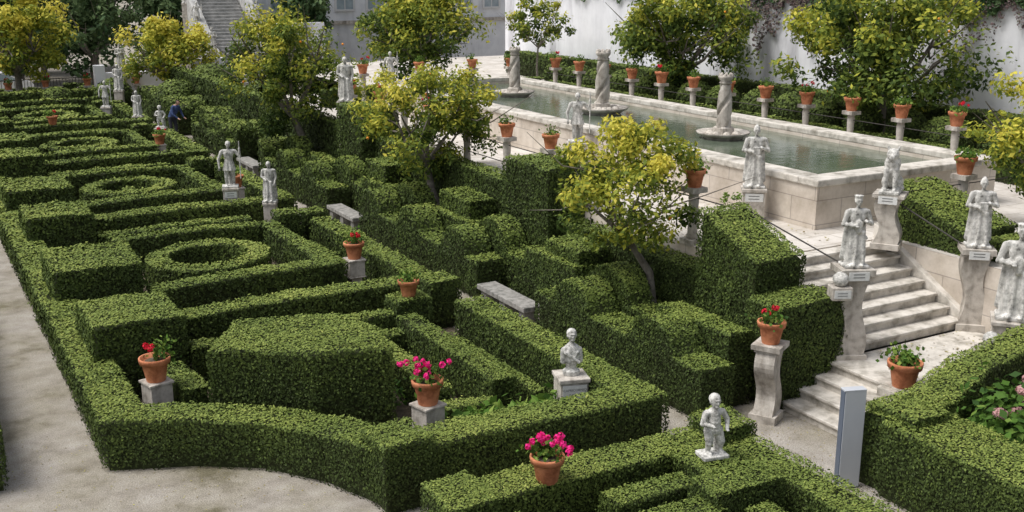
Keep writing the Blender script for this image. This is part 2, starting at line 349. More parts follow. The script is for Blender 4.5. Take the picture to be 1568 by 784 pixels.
# ------------------------------------------------------------------ ground, terraces, pool
mb=MB(); mb.box(-400,500,-150,800,-.5,0); mb.obj('ground',['sand'])
mb=MB()
poly=[(2.1,15.5,9.2,62),(3.2,15.0,9.2,15.5),(4.3,14.4,9.2,15.0),(5.2,12.3,9.2,14.4)]
for (a,b_,c_,d_) in poly: mb.add([(a,b_,.004),(c_,b_,.004),(c_,d_,.004),(a,d_,.004)],[(0,1,2,3)])
mb.add([(5.3,4,.004),(9.3,4,.004),(9.3,10.5,.004),(5.3,10.5,.004)],[(0,1,2,3)])
mb.add([(11.3,4,.004),(16,4,.004),(16,9.6,.004),(11.3,9.6,.004)],[(0,1,2,3)])
mb.obj('soil_bed',['soil'])
mb=MB(); mb.box(12.8,18,14.28,44,-.1,1.9,0); mb.box(18,60,14.28,58,-.1,1.9,0); mb.box(16.45,60,2,14.28,-.1,1.9,0); mb.box(12.9,13.27,13.0,14.28,-.1,1.6,0)
mb.obj('terrace',['wallblk'])
mb=MB()
mb.add([(12.8,14.28,1.904),(60,14.28,1.904),(60,58,1.904),(18,58,1.904),(18,44,1.904),(12.8,44,1.904)],[(0,1,2,3),(0,3,4,5)])
mb.add([(16.45,2,1.905),(60,2,1.905),(60,14.28,1.905),(16.45,14.28,1.905)],[(0,1,2,3)]); mb.obj('terrace_paving',['pave'])
X0,X1,Y0,Y1=15.75,21.2,15.4,37.2; W=.5
mb=MB()
for (a,b_,c_,d_) in ((X0,X1,Y0,Y0+W),(X0,X1,Y1-W,Y1),(X0,X0+W,Y0+W,Y1-W),(X1-W,X1,Y0+W,Y1-W)):
    mb.box(a,b_,c_,d_,1.8,2.78)
o=mb.obj('pool_wall',['wallblk'])
mb=MB(); e=.05
for (a,b_,c_,d_) in ((X0-e,X1+e,Y0-e,Y0+W),(X0-e,X1+e,Y1-W,Y1+e),(X0-e,X0+W,Y0+W,Y1-W),(X1-W,X1+e,Y0+W,Y1-W)):
    mb.box(a,b_,c_,d_,2.782,2.93)
o2=mb.obj('coping',['steps'],bevel=.025); o2.parent=o
mb=MB(); mb.add([(X0+.4,Y0+.4,2.70),(X1-.4,Y0+.4,2.70),(X1-.4,Y1-.4,2.70),(X0+.4,Y1-.4,2.70)],[(0,1,2,3)]); mb.obj('pool_water',['water'])

# twisted fountain columns
mb=MB()
mb.lathe([(.45,-.3),(.47,0),(.52,.05),(.66,.12),(.69,.17),(.62,.17),(.5,.12),(.2,.12)],0,28)
mb.lathe([(.19,.1),(.19,.26),(.15,.30)],0,4,sq=True,smooth=False)
tw=lambda th,z:1.08-.42*max(0,math.cos(2*th-z*9))**4
mb.lathe([(.17+.02*math.sin(math.pi*min(1,i/60))-.035*(i/60),.28+i*.01767) for i in range(61)],0,56,fn=tw)
mb.lathe([(.10,1.33),(.15,1.37),(.17,1.40),(.13,1.44),(.18,1.5),(.2,1.56),(.16,1.58)],0,20)
for k in range(8):
    a=k*math.pi/4; mb.lathe([(.035,0),(.04,.05),(.015,.09)],0,8,c=(.15*math.cos(a),.15*math.sin(a),1.55))
for k in range(14):
    a=rng.uniform(0,6.28); mb.lathe([(.10,0),(.11,.05),(.05,.10)],0,7,c=(.36*math.cos(a),.36*math.sin(a),.1),smooth=False)
fm=mb.mesh('fountain_column',['stone'])
for k,(x,y,s) in enumerate(((18.75,21.8,1.03),(18.8,27.5,1.18),(18.8,32.9,1.03))): mkobj('fountain_column' ,fm,(x,y,2.7),k*1.1,scale=s)

# stairs
mb=MB()
def stair(mb,x0,x1,y0,y1,zs,n,rise,tread,axis):
    for i in range(n):
        z=zs+rise*(i+1); g=.002*i
        if axis=='y':
            mb.box(x0+g,x1-g,y0+tread*i,y1,z-rise-.01,z-.055); mb.box(x0+g,x1-g,y0+tread*i-.04,y1+.001*i,z-.053,z)
        else:
            mb.box(x0+tread*i,x1,y0+g,y1-g,z-rise-.01,z-.055); mb.box(x0+tread*i-.04,x1+.001*i,y0+g,y1-g,z-.053,z)
stair(mb,12.0,16.4,10.55,12.15,0,4,.17,.33,'x')
stair(mb,13.5,16.3,12.2,14.27,.682,7,.172,.3,'y')
o=mb.obj('stone_staircase',['steps'],bevel=.012)
mb=MB()
def slopebox(mb,x0,x1,y0,y1,za0,za1,zb):
    v=[(x0,y0,zb),(x1,y0,zb),(x1,y1,zb),(x0,y1,zb),(x0,y0,za0),(x1,y0,za0),(x1,y1,za1),(x0,y1,za1)]
    mb.add(v,[(0,3,2,1),(4,5,6,7),(0,1,5,4),(1,2,6,5),(2,3,7,6),(3,0,4,7)])
slopebox(mb,16.31,16.55,12.2,14.4,.95,2.2,.5); slopebox(mb,13.31,13.49,12.2,14.4,.95,2.2,.3)
mb.box(13.5,16.4,10.42,10.54,0,.76)
mb.obj('stair_parapet',['steps'],bevel=.015)
for y in (18.7,27.9,37.1):
    mb=MB(); mb.box(-.23,.23,-1.0,1.0,.36,.47)
    for yy in (-.8,.0,.8): mb.box(-.17,.17,yy-.12,yy+.12,0,.358)
    mb.obj('stone_bench',['bench'],(10.55,y,0),bevel=.015)

# ------------------------------------------------------------------ pillars / pots / labels
def pillar_mesh(h,w=.15,sway=.07):
    mb=MB()
    mb.box(-w*1.35,w*1.35,-w*1.35,w*1.35,0,.1*h)
    n=14; vs=[]
    for i in range(n+1):
        f=i/n; z=.1*h+f*.8*h; s=math.sin(f*2*math.pi)*sway; ww=w*(1.18-.35*math.sin(f*math.pi)**2)
        for (a,b_) in ((-1,-1),(1,-1),(1,1),(-1,1)): vs.append((a*ww+s,b_*w,z))
    q=[(i*4+k,i*4+(k+1)%4,i*4+4+(k+1)%4,i*4+4+k) for i in range(n) for k in range(4)]
    mb.add(vs,q)
    mb.box(-w*1.25,w*1.25,-w*1.2,w*1.2,.9*h,.935*h); mb.box(-w*1.5,w*1.5,-w*1.45,w*1.45,.937*h,h)
    return mb.mesh('pillar',['stone'])
def rowpillar_mesh(h):
    mb=MB(); mb.box(-.17,.17,-.17,.17,0,.1)
    mb.lathe([(.11,.1),(.13,.15),(.10,.2),(.085,.5*h),(.105,h-.2),(.09,h-.15),(.13,h-.1)],0,16)
    mb.box(-.18,.18,-.18,.18,h-.098,h); return mb.mesh('pillar',['stone'])
def pot_mesh(kind,seed):
    mb=MB()
    mb.lathe([(.125,0),(.13,.01),(.175,.25),(.178,.255),(.205,.258),(.215,.32),(.212,.34),(.19,.34),(.18,.29)],0,28)
    mb.lathe([(.17,.285),(.1,.295),(.01,.3)],1,16)
    r=np.random.default_rng(seed)
    n={'red':170,'pink':240,'green':230,'sparse':90}[kind]
    S=np.array([.08,.08,.05])+r.uniform(0,.05,3); cx=r.normal(size=3)*[.04,.04,.01]
    P=r.normal(size=(n,3))*S+[0,0,.4]+cx; N=P-[0,0,.3]
    leaves(mb,P,nrm(N),.032,2,r.uniform(0,1,n),.7,.8)
    for k in range(9):
        a=r.uniform(0,6.28); d=r.uniform(.03,.2); mb.tube([(0,0,.3),(d*.6*math.cos(a),d*.6*math.sin(a),.42),(d*math.cos(a),d*math.sin(a),r.uniform(.45,.6))],[.006,.005,.004],2,4)
    if kind in('red','pink'):
        for k in range(4 if kind=='red' else 20):
            c=np.array([r.normal()*.1,r.normal()*.1,r.uniform(.44,.60)]); Pn=r.normal(size=(34,3)); Pn=nrm(Pn); leaves(mb,c+Pn*r.uniform(.025,.045),Pn,.017,3,r.uniform(0,1,34),.4,.9)
    return mb.mesh('potted_geranium',['terra','soil','pleaf','pink' if kind=='pink' else 'red'])
pots={k:[pot_mesh(k,10*i+s) for s in range(3)] for i,k in enumerate(('red','pink','green','sparse'))}
def pot(x,y,z,kind='red',s=1.0): return mkobj('potted_geranium' if kind in('red','pink') else 'potted_plant',random.choice(pots[kind]),(x,y,z),random.uniform(0,6),scale=s*random.uniform(.95,1.06))
pill15=rowpillar_mesh(1.3); pill11=rowpillar_mesh(1.1)
kinds=['sparse','green','sparse','red']
for i in range(12):
    y=17.9+1.72*i; mkobj('stone_pillar',pill15,(22.9,y,1.9)); pot(22.9,y,3.2,'red' if i==0 else kinds[i%4],1.08)
for x in (12.9,15.3,17.6,19.9,21.6): mkobj('stone_pillar',pill15,(x,38.2,1.9)); pot(x,38.2,3.2,random.choice(kinds))
for y,k in ((15.8,'green'),(21.0,'sparse'),(23.05,'sparse'),(25.2,'green'),(27.4,'red'),(29.2,'green'),(31,'red'),(33.5,'red')): mkobj('stone_pillar',pill11,(12.95,y,1.9)); pot(12.95,y,3.0,k)
mkobj('stone_pillar',pill11,(18.5,14.15,1.9)); pot(18.5,14.15,3.0,'green',1.05)
mb=MB()
for z in (2.95,2.5):
    mb.tube([(22.9,17.5,z),(22.9,37.5,z)],[.012]*2,0,6); mb.tube([(12.95,14.6,z-.15),(12.95,34,z-.15)],[.012]*2,0,6)
mb.tube([(12.95,14.6,2.9),(13.35,12.4,2.25)],[.014]*2,0,6); mb.tube([(15.95,13.9,2.9),(16.4,12.3,2.15)],[.014]*2,0,6); mb.tube([(18.5,14.15,2.8),(16.0,14.0,2.85)],[.012]*2,0,6)
mb.tube([(18.5,14.15,2.8),(25,14.15,2.8)],[.012]*2,0,6)
mb.obj('iron_railing',['iron'])
pc=pillar_mesh(1.3,.16,.09); mkobj('stone_pillar',pc,(11.5,12.0,0),.5); pot(11.5,12.0,1.3,'red',1.05)
def pedestal_mesh(h,w=.19):
    mb=MB(); mb.lathe([(w*1.0,0),(w*.7,.3*h),(w*.62,.5*h),(w*.9,.52*h)],0,4,sq=True,smooth=False)
    mb.box(-w*1.02,w*1.02,-w*1.02,w*1.02,.525*h,.56*h); mb.box(-w*.92,w*.92,-w*.92,w*.92,.562*h,.95*h); mb.box(-w*1.05,w*1.05,-w*1.05,w*1.05,.952*h,h)
    return mb.mesh('stone_pedestal',['stone'])
pd=pedestal_mesh(.86)
for (x,y,k) in ((2.95,16.3,'red'),(6.2,13.4,'pink'),(8.3,21.6,'red'),(8.1,40.0,'red'),(8.3,30.8,'sparse')):
    mkobj('stone_pedestal',pd,(x,y,0),.0 if x>7 else .25,bevel=.01); pot(x,y,.86,k,1.08)
pot(8.0,18.05,.98,'green'); pot(6.42,10.42,.86,'pink',1.08)
pot(13.15,10.75,.66,'green',1.2); mb=MB(); mb.box(12.85,13.45,10.57,11.0,0,.66); mb.obj('stone_block',['steps'],bevel=.02)
pot(5.4,47,.9,'red')
for (x,y) in ((5,60),(6.8,60.5),(8.8,60.3),(11.2,60)): mkobj('stone_pillar',pill11,(x,y,0)); pot(x,y,1.1,'red')
def label_block(x,y,z,w=.2,h=.2,rot=-.35,ball=False,name='label_block'):
    e=empty(name,(x,y,z),rot)
    mb=MB(); mb.box(-w,w,-w*.8,w*.8,0,h); mkobj('block',mb.mesh('block',['stone']),bevel=.015,parent=e)
    mb=MB(); mb.box(-w*.8,w*.8,-w*.8-.012,-w*.8-.001,h*.2,h*.8)
    for k in range(2): mb.box(-w*.5,w*.45,-w*.8-.015,-w*.8-.012,h*(.38+.2*k),h*(.42+.2*k),1)
    mkobj('plate',mb.mesh('plate',['label','ink']),parent=e)
    if ball:
        mb=MB(); mb.lathe([(.05,h),(.1,h+.03),(.13,h+.1),(.12,h+.17),(.07,h+.22),(.02,h+.24)],0,14); mkobj('stone_ball',mb.mesh('ball',['statue']),parent=e)
    return e

# ------------------------------------------------------------------ statues
bm=bmesh.new(); bmesh.ops.create_icosphere(bm,subdivisions=2,radius=1); IV=np.array([v.co[:] for v in bm.verts]); IT=np.array([[v.index for v in f.verts] for f in bm.faces]); bm.free()
def figmesh(name,parts,voxel=.0095,mat='statue',smooth=2):
    mb=MB()
    for p in parts:
        if p[0]=='c':
            a=np.array(p[1],float);b_=np.array(p[3],float);r1,r2=p[2],p[4]
            L=np.linalg.norm(b_-a); n=max(2,int(L/(min(r1,r2)*.45))+1)
            for f in np.linspace(0,1,n): mb.add(IV*(r1*(1-f)+r2*f)+a*(1-f)+b_*f,None,IT)
        elif p[0]=='e': mb.add(IV*np.array(p[2])+np.array(p[1]),None,IT)
        elif p[0]=='r':
            seg=64; vs=[]; rows=p[1]; cx=p[2] if len(p)>2 else (0,0)
            zs=np.linspace(rows[0][0],rows[-1][0],30); A=np.array(rows)
            for z in zs:
                rx,ry,am=[np.interp(z,A[:,0],A[:,k]) for k in(1,2,3)]
                for k in range(seg):
                    th=2*math.pi*k/seg; f=1+am*(1.3*math.sin(th*10+z*5)+.8*math.sin(th*6-z*9))
                    vs.append((cx[0]+rx*f*math.cos(th),cx[1]+ry*f*math.sin(th),z))
            n=len(zs); vs.append((cx[0],cx[1],zs[0]));vs.append((cx[0],cx[1],zs[-1]))
            q=[(i*seg+k,i*seg+(k+1)%seg,(i+1)*seg+(k+1)%seg,(i+1)*seg+k) for i in range(n-1) for k in range(seg)]
            t=[((k+1)%seg,k,n*seg) for k in range(seg)]+[((n-1)*seg+k,(n-1)*seg+(k+1)%seg,n*seg+1) for k in range(seg)]
            mb.add(vs,q,t)
        elif p[0]=='b': mb.box(*p[1])
    me=mb.mesh(name,[mat]); o=bpy.data.objects.new('tmp',me); COL.objects.link(o)
    r=o.modifiers.new('r','REMESH'); r.mode='VOXEL'; r.voxel_size=voxel; r.use_smooth_shade=True
    s=o.modifiers.new('s','SMOOTH'); s.iterations=smooth; s.factor=.5
    bpy.context.view_layer.update(); dg=bpy.context.evaluated_depsgraph_get()
    nm=bpy.data.meshes.new_from_object(o.evaluated_get(dg)); bpy.data.objects.remove(o); nm.name=name
    nm.materials.clear(); nm.materials.append(M[mat])
    for pl in nm.polygons: pl.use_smooth=True
    return nm
def head(x,y,z,s=1,hair=True):
    r=[('e',(x,y,z),(.044*s,.052*s,.064*s)),('e',(x,y-.05*s,z-.008*s),(.011*s,.018*s,.018*s)),('e',(x,y-.036*s,z-.042*s),(.024*s,.02*s,.018*s)),('e',(x,y-.044*s,z+.022*s),(.032*s,.012*s,.008*s)),
       ('e',(x-.047*s,y,z-.005),(.01*s,.014*s,.018*s)),('e',(x+.047*s,y,z-.005),(.01*s,.014*s,.018*s)),('c',(x,y+.005,z-.12*s),.028*s,(x,y,z-.03*s),.026*s)]
    if hair: r+=[('e',(x,y+.018*s,z+.022*s),(.055*s,.056*s,.056*s))]
    return r
base=('b',(-.17,.17,-.14,.14,0,.045))
def hand(p,d=(0,-1,0)):
    p=np.array(p);d=np.array(d,float); r=[('e',p,(.022,.024,.024))]
    for k in(-1,0,1): r.append(('c',p+[k*.014,0,0],.011,p+d*.04+[k*.016,0,-.008],.009))
    return r
def draped(arms,extra=[],tw=0):
    return [base,('r',[(.03,.145,.115,.06),(.2,.13,.105,.065),(.42,.105,.09,.06),(.55,.08,.068,.035),(.68,.108,.08,.025),(.77,.11,.072,.015),(.815,.05,.045,0)]),
      ('c',(-.105,0,.775),.044,(.105,0,.775),.044),('c',(-.09,.05,.76),.045,(-.13,.06,.12),.055),('c',(.09,.05,.76),.045,(.13,.06,.12),.055),
      ('c',(-.1,-.06,.62),.025,(.11,-.085,.42),.028),('c',(.06,-.09,.5),.035,(.08,-.11,.08),.028),('c',(-.02,-.08,.5),.02,(-.03,-.12,.06),.02),('e',(-.06,-.13,.05),(.03,.055,.025)),('e',(.06,-.13,.05),(.03,.055,.025))]+head(0,-.01,.915)+arms+extra
A1=[('c',(-.14,0,.765),.04,(-.19,-.02,.6),.033),('c',(-.19,-.02,.6),.035,(-.06,-.13,.6),.025)]+hand((-.05,-.14,.6))+[('c',(.14,0,.765),.04,(.2,-.01,.6),.033),('c',(.2,-.01,.6),.033,(.08,-.13,.66),.024)]+hand((.07,-.14,.67))
A2=[('c',(-.14,0,.765),.04,(-.21,-.02,.6),.032),('c',(-.21,-.02,.6),.03,(-.2,-.1,.45),.022)]+hand((-.2,-.11,.43),(0,0,-1))+[('c',(.14,0,.765),.04,(.23,-.03,.65),.032),('c',(.23,-.03,.65),.03,(.23,-.1,.8),.022)]+hand((.23,-.11,.82),(0,0,1))+[('c',(.23,-.12,.2),.013,(.23,-.12,.99),.013)]
F={}
F['king']=figmesh('figure_king',draped(A1,[('c',(0,-.09,.62),.05,(0,-.1,.52),.04),('r',[(.95,.045,.045,0),(1.0,.058,.058,.12)])]))
F['bishop']=figmesh('figure_saint',draped(A1,[('b',(-.05,.05,-.2,-.14,.56,.68)),('c',(0,0,.96),.045,(0,0,1.0),.02)]))
F['staff']=figmesh('figure_warrior',[base,('r',[(.36,.13,.105,.07),(.5,.10,.08,.05),(.6,.08,.065,.02),(.74,.115,.08,.01),(.815,.05,.045,0)]),
   ('c',(-.06,0,.4),.056,(-.07,-.03,.22),.04),('c',(-.07,-.03,.22),.038,(-.07,0,.06),.026),('e',(-.07,-.04,.055),(.03,.06,.022)),
   ('c',(.06,0,.4),.056,(.08,.01,.22),.04),('c',(.08,.01,.22),.038,(.08,.04,.06),.026),('e',(.08,0,.055),(.03,.06,.022)),('c',(0,.08,.7),.07,(.02,.1,.06),.06)]+head(0,-.01,.915)+A2+[('c',(-.11,0,.775),.042,(.11,0,.775),.042)])
F['woman']=figmesh('figure_woman',draped([('c',(-.14,0,.765),.038,(-.17,-.01,.62),.028),('c',(-.17,-.01,.62),.028,(-.06,-.12,.56),.02)]+hand((-.05,-.13,.56))+[('c',(.14,0,.765),.038,(.17,.0,.6),.028),('c',(.17,0,.6),.028,(.14,-.07,.47),.02)]+hand((.14,-.08,.45),(0,0,-1)),[('c',(0,.05,.93),.048,(0,.07,.8),.035)]))
F['child']=figmesh('figure_child',[('b',(-.2,.2,-.16,.16,0,.06)),('c',(-.07,0,.42),.085,(-.08,-.04,.24),.06),('c',(-.08,-.04,.24),.056,(-.08,0,.09),.036),('e',(-.08,-.05,.08),(.04,.075,.03)),
  ('c',(.07,0,.42),.085,(.11,-.05,.25),.06),('c',(.11,-.05,.25),.056,(.13,.02,.09),.036),('e',(.13,-.03,.08),(.04,.075,.03)),
  ('c',(0,0,.44),.115,(0,-.01,.56),.105),('c',(0,-.01,.56),.105,(0,0,.68),.1),('c',(-.11,0,.7),.052,(.11,0,.7),.052),
  ('c',(-.14,0,.69),.05,(-.2,-.04,.55),.042),('c',(-.2,-.04,.55),.042,(-.1,-.15,.55),.03)]+hand((-.09,-.16,.55))+[('c',(.14,0,.69),.05,(.22,0,.56),.042),('c',(.22,0,.56),.04,(.17,-.1,.46),.03)]+hand((.16,-.11,.45))+[('c',(.1,.1,.66),.05,(.14,.1,.1),.07)]+head(0,-.02,.87,1.6))
F['bust']=figmesh('figure_bust',[('r',[(0,.17,.14,0),(.1,.18,.15,0),(.14,.11,.09,0),(.2,.11,.09,.0),(.3,.16,.12,.03),(.5,.19,.13,.03),(.6,.16,.10,.02),(.68,.06,.055,0)]),
  ('c',(-.15,0,.52),.08,(-.18,-.02,.3),.06),('c',(.15,0,.52),.08,(.18,-.02,.3),.06),('c',(-.14,-.1,.5),.04,(.12,-.13,.3),.04),('c',(.1,-.1,.5),.035,(0,-.12,.35),.035)]+head(0,-.02,.84,1.9))
F['lion']=figmesh('figure_lion',[('b',(-.2,.2,-.32,.3,0,.07)),('c',(0,.1,.25),.17,(0,-.08,.5),.15),('e',(.12,.12,.2),(.1,.17,.15)),('e',(-.12,.12,.2),(.1,.17,.15)),
  ('c',(.13,.0,.1),.05,(.14,-.14,.09),.04),('c',(-.13,.0,.1),.05,(-.14,-.14,.09),.04),('c',(.09,-.16,.5),.07,(.09,-.2,.28),.05),('c',(.09,-.2,.28),.05,(.09,-.19,.1),.04),('e',(.09,-.24,.09),(.045,.07,.035)),
  ('c',(-.09,-.16,.5),.07,(-.09,-.2,.28),.05),('c',(-.09,-.2,.28),.05,(-.09,-.19,.1),.04),('e',(-.09,-.24,.09),(.045,.07,.035)),
  ('e',(0,-.08,.62),(.17,.16,.2)),('e',(0,-.14,.82),(.13,.13,.13)),('c',(0,-.22,.79),.075,(0,-.31,.76),.055),('e',(0,-.3,.71),(.045,.05,.03)),('c',(.09,-.1,.92),.035,(.11,-.1,.97),.02),('c',(-.09,-.1,.92),.035,(-.11,-.1,.97),.02),
  ('c',(0,.27,.12),.035,(.18,.25,.12),.03),('c',(.18,.25,.12),.03,(.22,.05,.1),.035)],.012)
def statue(kind,x,y,z,h,rot,name='stone_statue',plinth=None,pillar=None,lab=False):
    e=empty(name,(x,y,z),rot); mkobj('figure',F[kind],parent=e,scale=h)
    if plinth:
        ph,pw=plinth; mb=MB(); mb.box(-pw,pw,-pw,pw,-ph,-.07); mb.box(-pw*1.12,pw*1.12,-pw*1.12,pw*1.12,-.068,0); mkobj('plinth',mb.mesh('plinth',['stone']),bevel=.012,parent=e)
        if lab:
            mb=MB(); mb.box(-pw*.8,pw*.8,-pw-.014,-pw-.001,-.26,-.09)
            for k in range(2): mb.box(-pw*.5,pw*.45,-pw-.017,-pw-.014,-.15-.06*k,-.135-.06*k,1)
            mkobj('plate',mb.mesh('plate',['label','ink']),parent=e)
    if pillar:
        mkobj('pillar',pillar_mesh(pillar,.19,.05),(0,0,-pillar),parent=e)
        mb=MB(); mb.box(-.17,.17,-.3,-.286,-.17,-.03)
        for k in range(2): mb.box(-.1,.09,-.303,-.3,-.12+.05*k,-.107+.05*k,1)
        mkobj('plate',mb.mesh('plate',['label','ink']),parent=e)
    return e
R=-.45
statue('king',13.42,12.2,2.24,1.2,R,pillar=1.65); statue('bishop',16.45,12.15,2.2,1.25,R-.3,pillar=1.55)
statue('king',15.95,10.95,1.28,1.65,-.9,plinth=(.6,.3)); label_block(15.1,10.7,.8,.2,.22,R,True); label_block(13.05,12.1,1.76,.17,.22,R,True)
statue('lion',15.95,13.75,2.95,.9,-1.0,name='stone_lion',pillar=1.05)
statue('bishop',15.35,16.8,2.58,1.3,R-.2,plinth=(.7,.23),lab=True); statue('staff',15.3,23.5,2.62,1.3,R,plinth=(.72,.23),lab=True)
statue('staff',7.75,29.4,1.15,1.3,-.3,plinth=(1.15,.2),lab=True); statue('woman',8.45,28.1,.9,1.12,-.5,plinth=(.9,.16))
statue('woman',12.3,32.2,2.96,1.4,R,pillar=1.5); statue('staff',15.9,37,2.93,1.15,R)
statue('child',8.6,9.9,.9,.88,-.2,name='cherub_statue')
e=statue('bust',8.55,13.2,.93,.76,-.3,name='stone_bust',plinth=(.9,.22))
mb=MB(); mb.box(-.19,.19,-.235,-.221,-.32,-.1); mkobj('plate',mb.mesh('plate',['label']),parent=e)
for k,tx in enumerate(('CAPRICORNIO','JUNHO')):
    cu=bpy.data.curves.new('inscription','FONT'); cu.body=tx; cu.size=.055; cu.align_x='CENTER'; cu.materials.append(M['ink'])
    t=bpy.data.objects.new('inscription',cu); COL.objects.link(t); t.parent=e; t.location=(0,-.238,-.19-.08*k); t.rotation_euler=(math.pi/2,0,0)
for (kd,x,y,z,h) in (('woman',9.6,56,1.2,1.3),('staff',8.3,52,.9,1.2),('woman',8.9,48,.9,1.1),('king',10.5,60,1.9,1.3),('child',9.0,44,.9,.9),('king',15.5,60.5,2.6,1.3),('woman',18.9,60.5,2.6,1.3),('staff',15.5,63.5,3.9,1.3),('king',19.0,63.5,3.9,1.3),('woman',15.5,66,5,1.3)):
    statue(kd,x,y,z,h,-.4,plinth=(z,.2))

# ------------------------------------------------------------------ trees
def tree(name,base,c,r,tr,nl,L,tone,mat='cleaf',limbs=7,K=55,fruit=6,seed=1,spread=.27,ty=.22):
    global rng
    keep=rng; rng=np.random.default_rng(seed); mb=MB()
    base=np.array(base,float); c=np.array(c,float); r=np.array(r,float)
    fork=c-[0,0,r[2]*.75]; fork=base*.25+fork*.75 if fork[2]-base[2]<.5 else fork
    mid=(base+fork)/2+rng.normal(size=3)*[.07,.07,0]
    mb.tube([base-[0,0,.2],base+[0,0,.05],mid,fork],[tr*1.5,tr*1.1,tr*.9,tr*.75],0,10)
    for k in range(limbs):
        a=2*math.pi*k/limbs+rng.uniform(-.4,.4); d=np.array([math.cos(a),math.sin(a),0])*r*rng.uniform(.45,.8); p2=c+d+[0,0,r[2]*rng.uniform(-.2,.6)]
        p1=fork*.5+p2*.5+[0,0,-r[2]*.12]+rng.normal(size=3)*.08
        mb.tube([fork-[0,0,.05],p1,p2],[tr*.55,tr*.33,tr*.1],0,6)
        for j in range(3):
            p3=p2+rng.normal(size=3)*r*.3; mb.tube([p1*.6+p2*.4,(p1+p3)/2+rng.normal(size=3)*.05,p3],[tr*.25,tr*.16,tr*.05],0,5)
    dirs=nrm(rng.normal(size=(K,3))); rad=rng.random(K)**.38; lump=1+.2*lf(dirs*3,1.7,seed); C=c+dirs*r*(rad*lump*.92)[:,None]
    C[:,2]=np.maximum(C[:,2],c[2]-r[2]*.85)
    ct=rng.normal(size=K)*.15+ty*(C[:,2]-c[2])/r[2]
    w=rng.dirichlet(np.ones(K)*3); idx=rng.choice(K,nl,p=w)
    cr=rng.uniform(.65,1.35,K)*spread*r.mean()
    Q=nrm(rng.normal(size=(nl,3)))*(rng.random(nl)**.45)[:,None]; P=C[idx]+Q*cr[idx][:,None]*[1,1,.8]
    P[:,2]-=rng.random(nl)**3*.12
    N=nrm(Q*.7+[0,0,.45]); out=np.einsum('ij,ij->i',(P-c)/r,(P-c)/r)
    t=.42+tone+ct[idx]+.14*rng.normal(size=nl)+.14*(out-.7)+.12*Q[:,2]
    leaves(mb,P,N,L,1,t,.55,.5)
    for k in range(fruit):
        p=c+nrm(rng.normal(size=(1,3)))[0]*r*.85; mb.add(IV*.04+p,None,IT,m=2,smooth=True)
    rng=keep
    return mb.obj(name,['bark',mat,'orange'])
tree('orange_tree',(12.0,15.7,.7),(11.45,16.0,3.25),(1.5,1.5,1.3),.08,9000,.055,.24,seed=3,K=56,spread=.24,fruit=3)
tree('orange_tree',(12.0,24.9,.7),(11.75,25.2,3.3),(1.9,1.8,1.5),.11,12000,.06,.2,seed=4,K=68,spread=.24,fruit=3)
tree('orange_tree',(12.0,34.4,.6),(11.4,34.8,4.0),(2.3,2.2,2.3),.14,14500,.07,.09,seed=5,K=78,spread=.24,fruit=3)
tree('orange_tree',(25.2,22.3,1.9),(25.3,22.4,4.9),(3.1,3.0,2.1),.17,20000,.082,.04,seed=6,K=110,limbs=9,fruit=12,spread=.24)
tree('orange_tree',(25.2,31.5,1.9),(25.2,31.6,4.9),(2.75,2.8,2.0),.16,15000,.09,.07,seed=7,K=90,limbs=8,fruit=8,spread=.24)
tree('orange_tree',(19.5,42,1.9),(19.5,42,4.6),(2.8,2.8,1.9),.16,13000,.095,.07,seed=8,K=85,fruit=3)
tree('lemon_tree',(25.2,42,1.9),(25.2,42,4.6),(1.7,1.7,1.3),.05,2600,.09,.08,seed=9,K=46,spread=.2,ty=.05,fruit=0)
tree('orange_tree',(19.3,13.1,1.9),(19.35,13.1,3.95),(1.55,1.5,1.15),.1,8500,.06,.2,seed=10)
tree('orange_tree',(5.6,61,0),(5.6,61,3.8),(2.7,2.3,2.5),.2,10000,.115,.36,seed=11,K=60,fruit=0)
tree('orange_tree',(12.4,57.5,0),(12.3,57.5,2.9),(2.8,2.4,1.6),.18,10000,.105,.38,seed=12,K=60,fruit=0)
tree('lemon_tree',(26.6,17.0,1.9),(26.6,17.0,4.2),(1.5,1.3,1.5),.04,1500,.07,-.02,seed=13,K=40,spread=.2,ty=0)
tree('young_shrub',(13.4,15.2,1.9),(13.4,15.2,2.5),(.35,.35,.55),.02,600,.035,.12,'pleaf',seed=14,K=20,fruit=0)
k=0
for x,y,h,rr in ((-2,84,7,5),(4,82,8,5),(9,80,9,4.5),(13,84,9,4.5),(7,74,6.5,3.2),(11,72,6.6,3.4),(17,74,7,3.0),(-8,80,7,5),(3.5,73,5.5,3.0),(21.4,63,6.0,1.8),(27.6,61,6.2,1.8)):
    k+=1; tree('background_tree',(x,y,0),(x,y,h*.62),(rr,rr,h*.5),.2,5500,.2,.05 if k%3 else .3,'dleaf',seed=30+k,K=70,fruit=0)
def clump(name,x,y,z,r,n,L,mats,tone=.5,asp=.6):
    mb=MB(); P=rng.normal(size=(n,3))*[r*.5,r*.5,r*.25]+[x,y,z+r*.45]; leaves(mb,P,nrm(P-[x,y,z-r]),L,0,tone+rng.normal(size=n)*.2,.5,asp); return mb.obj(name,mats)
for (x,y) in ((6.75,13.15),(7.1,13.3),(7.9,13.05),(8.15,13.3),(8.85,13.0),(7.5,13.2)): clump('hosta_plant',x,y,.35,.35,80,.085,['pleaf'],.6)
for (x,y) in ((5.3,22.6),(7.2,25.4),(8.2,15),(8.1,16.2),(5.0,19),(6.5,20.6),(8.4,24.5),(6.6,15.5)): clump('bed_plant',x,y,.02,.35,120,.04,['pleaf'],.3)
hx,hy=13.1,8.6
mb=MB(); P=rng.normal(size=(1500,3))*[.4,.35,.24]+[hx,hy,.9]; leaves(mb,P,nrm(P-[hx,hy,0]),.07,0,.35+rng.normal(size=1500)*.2,.4,.65)
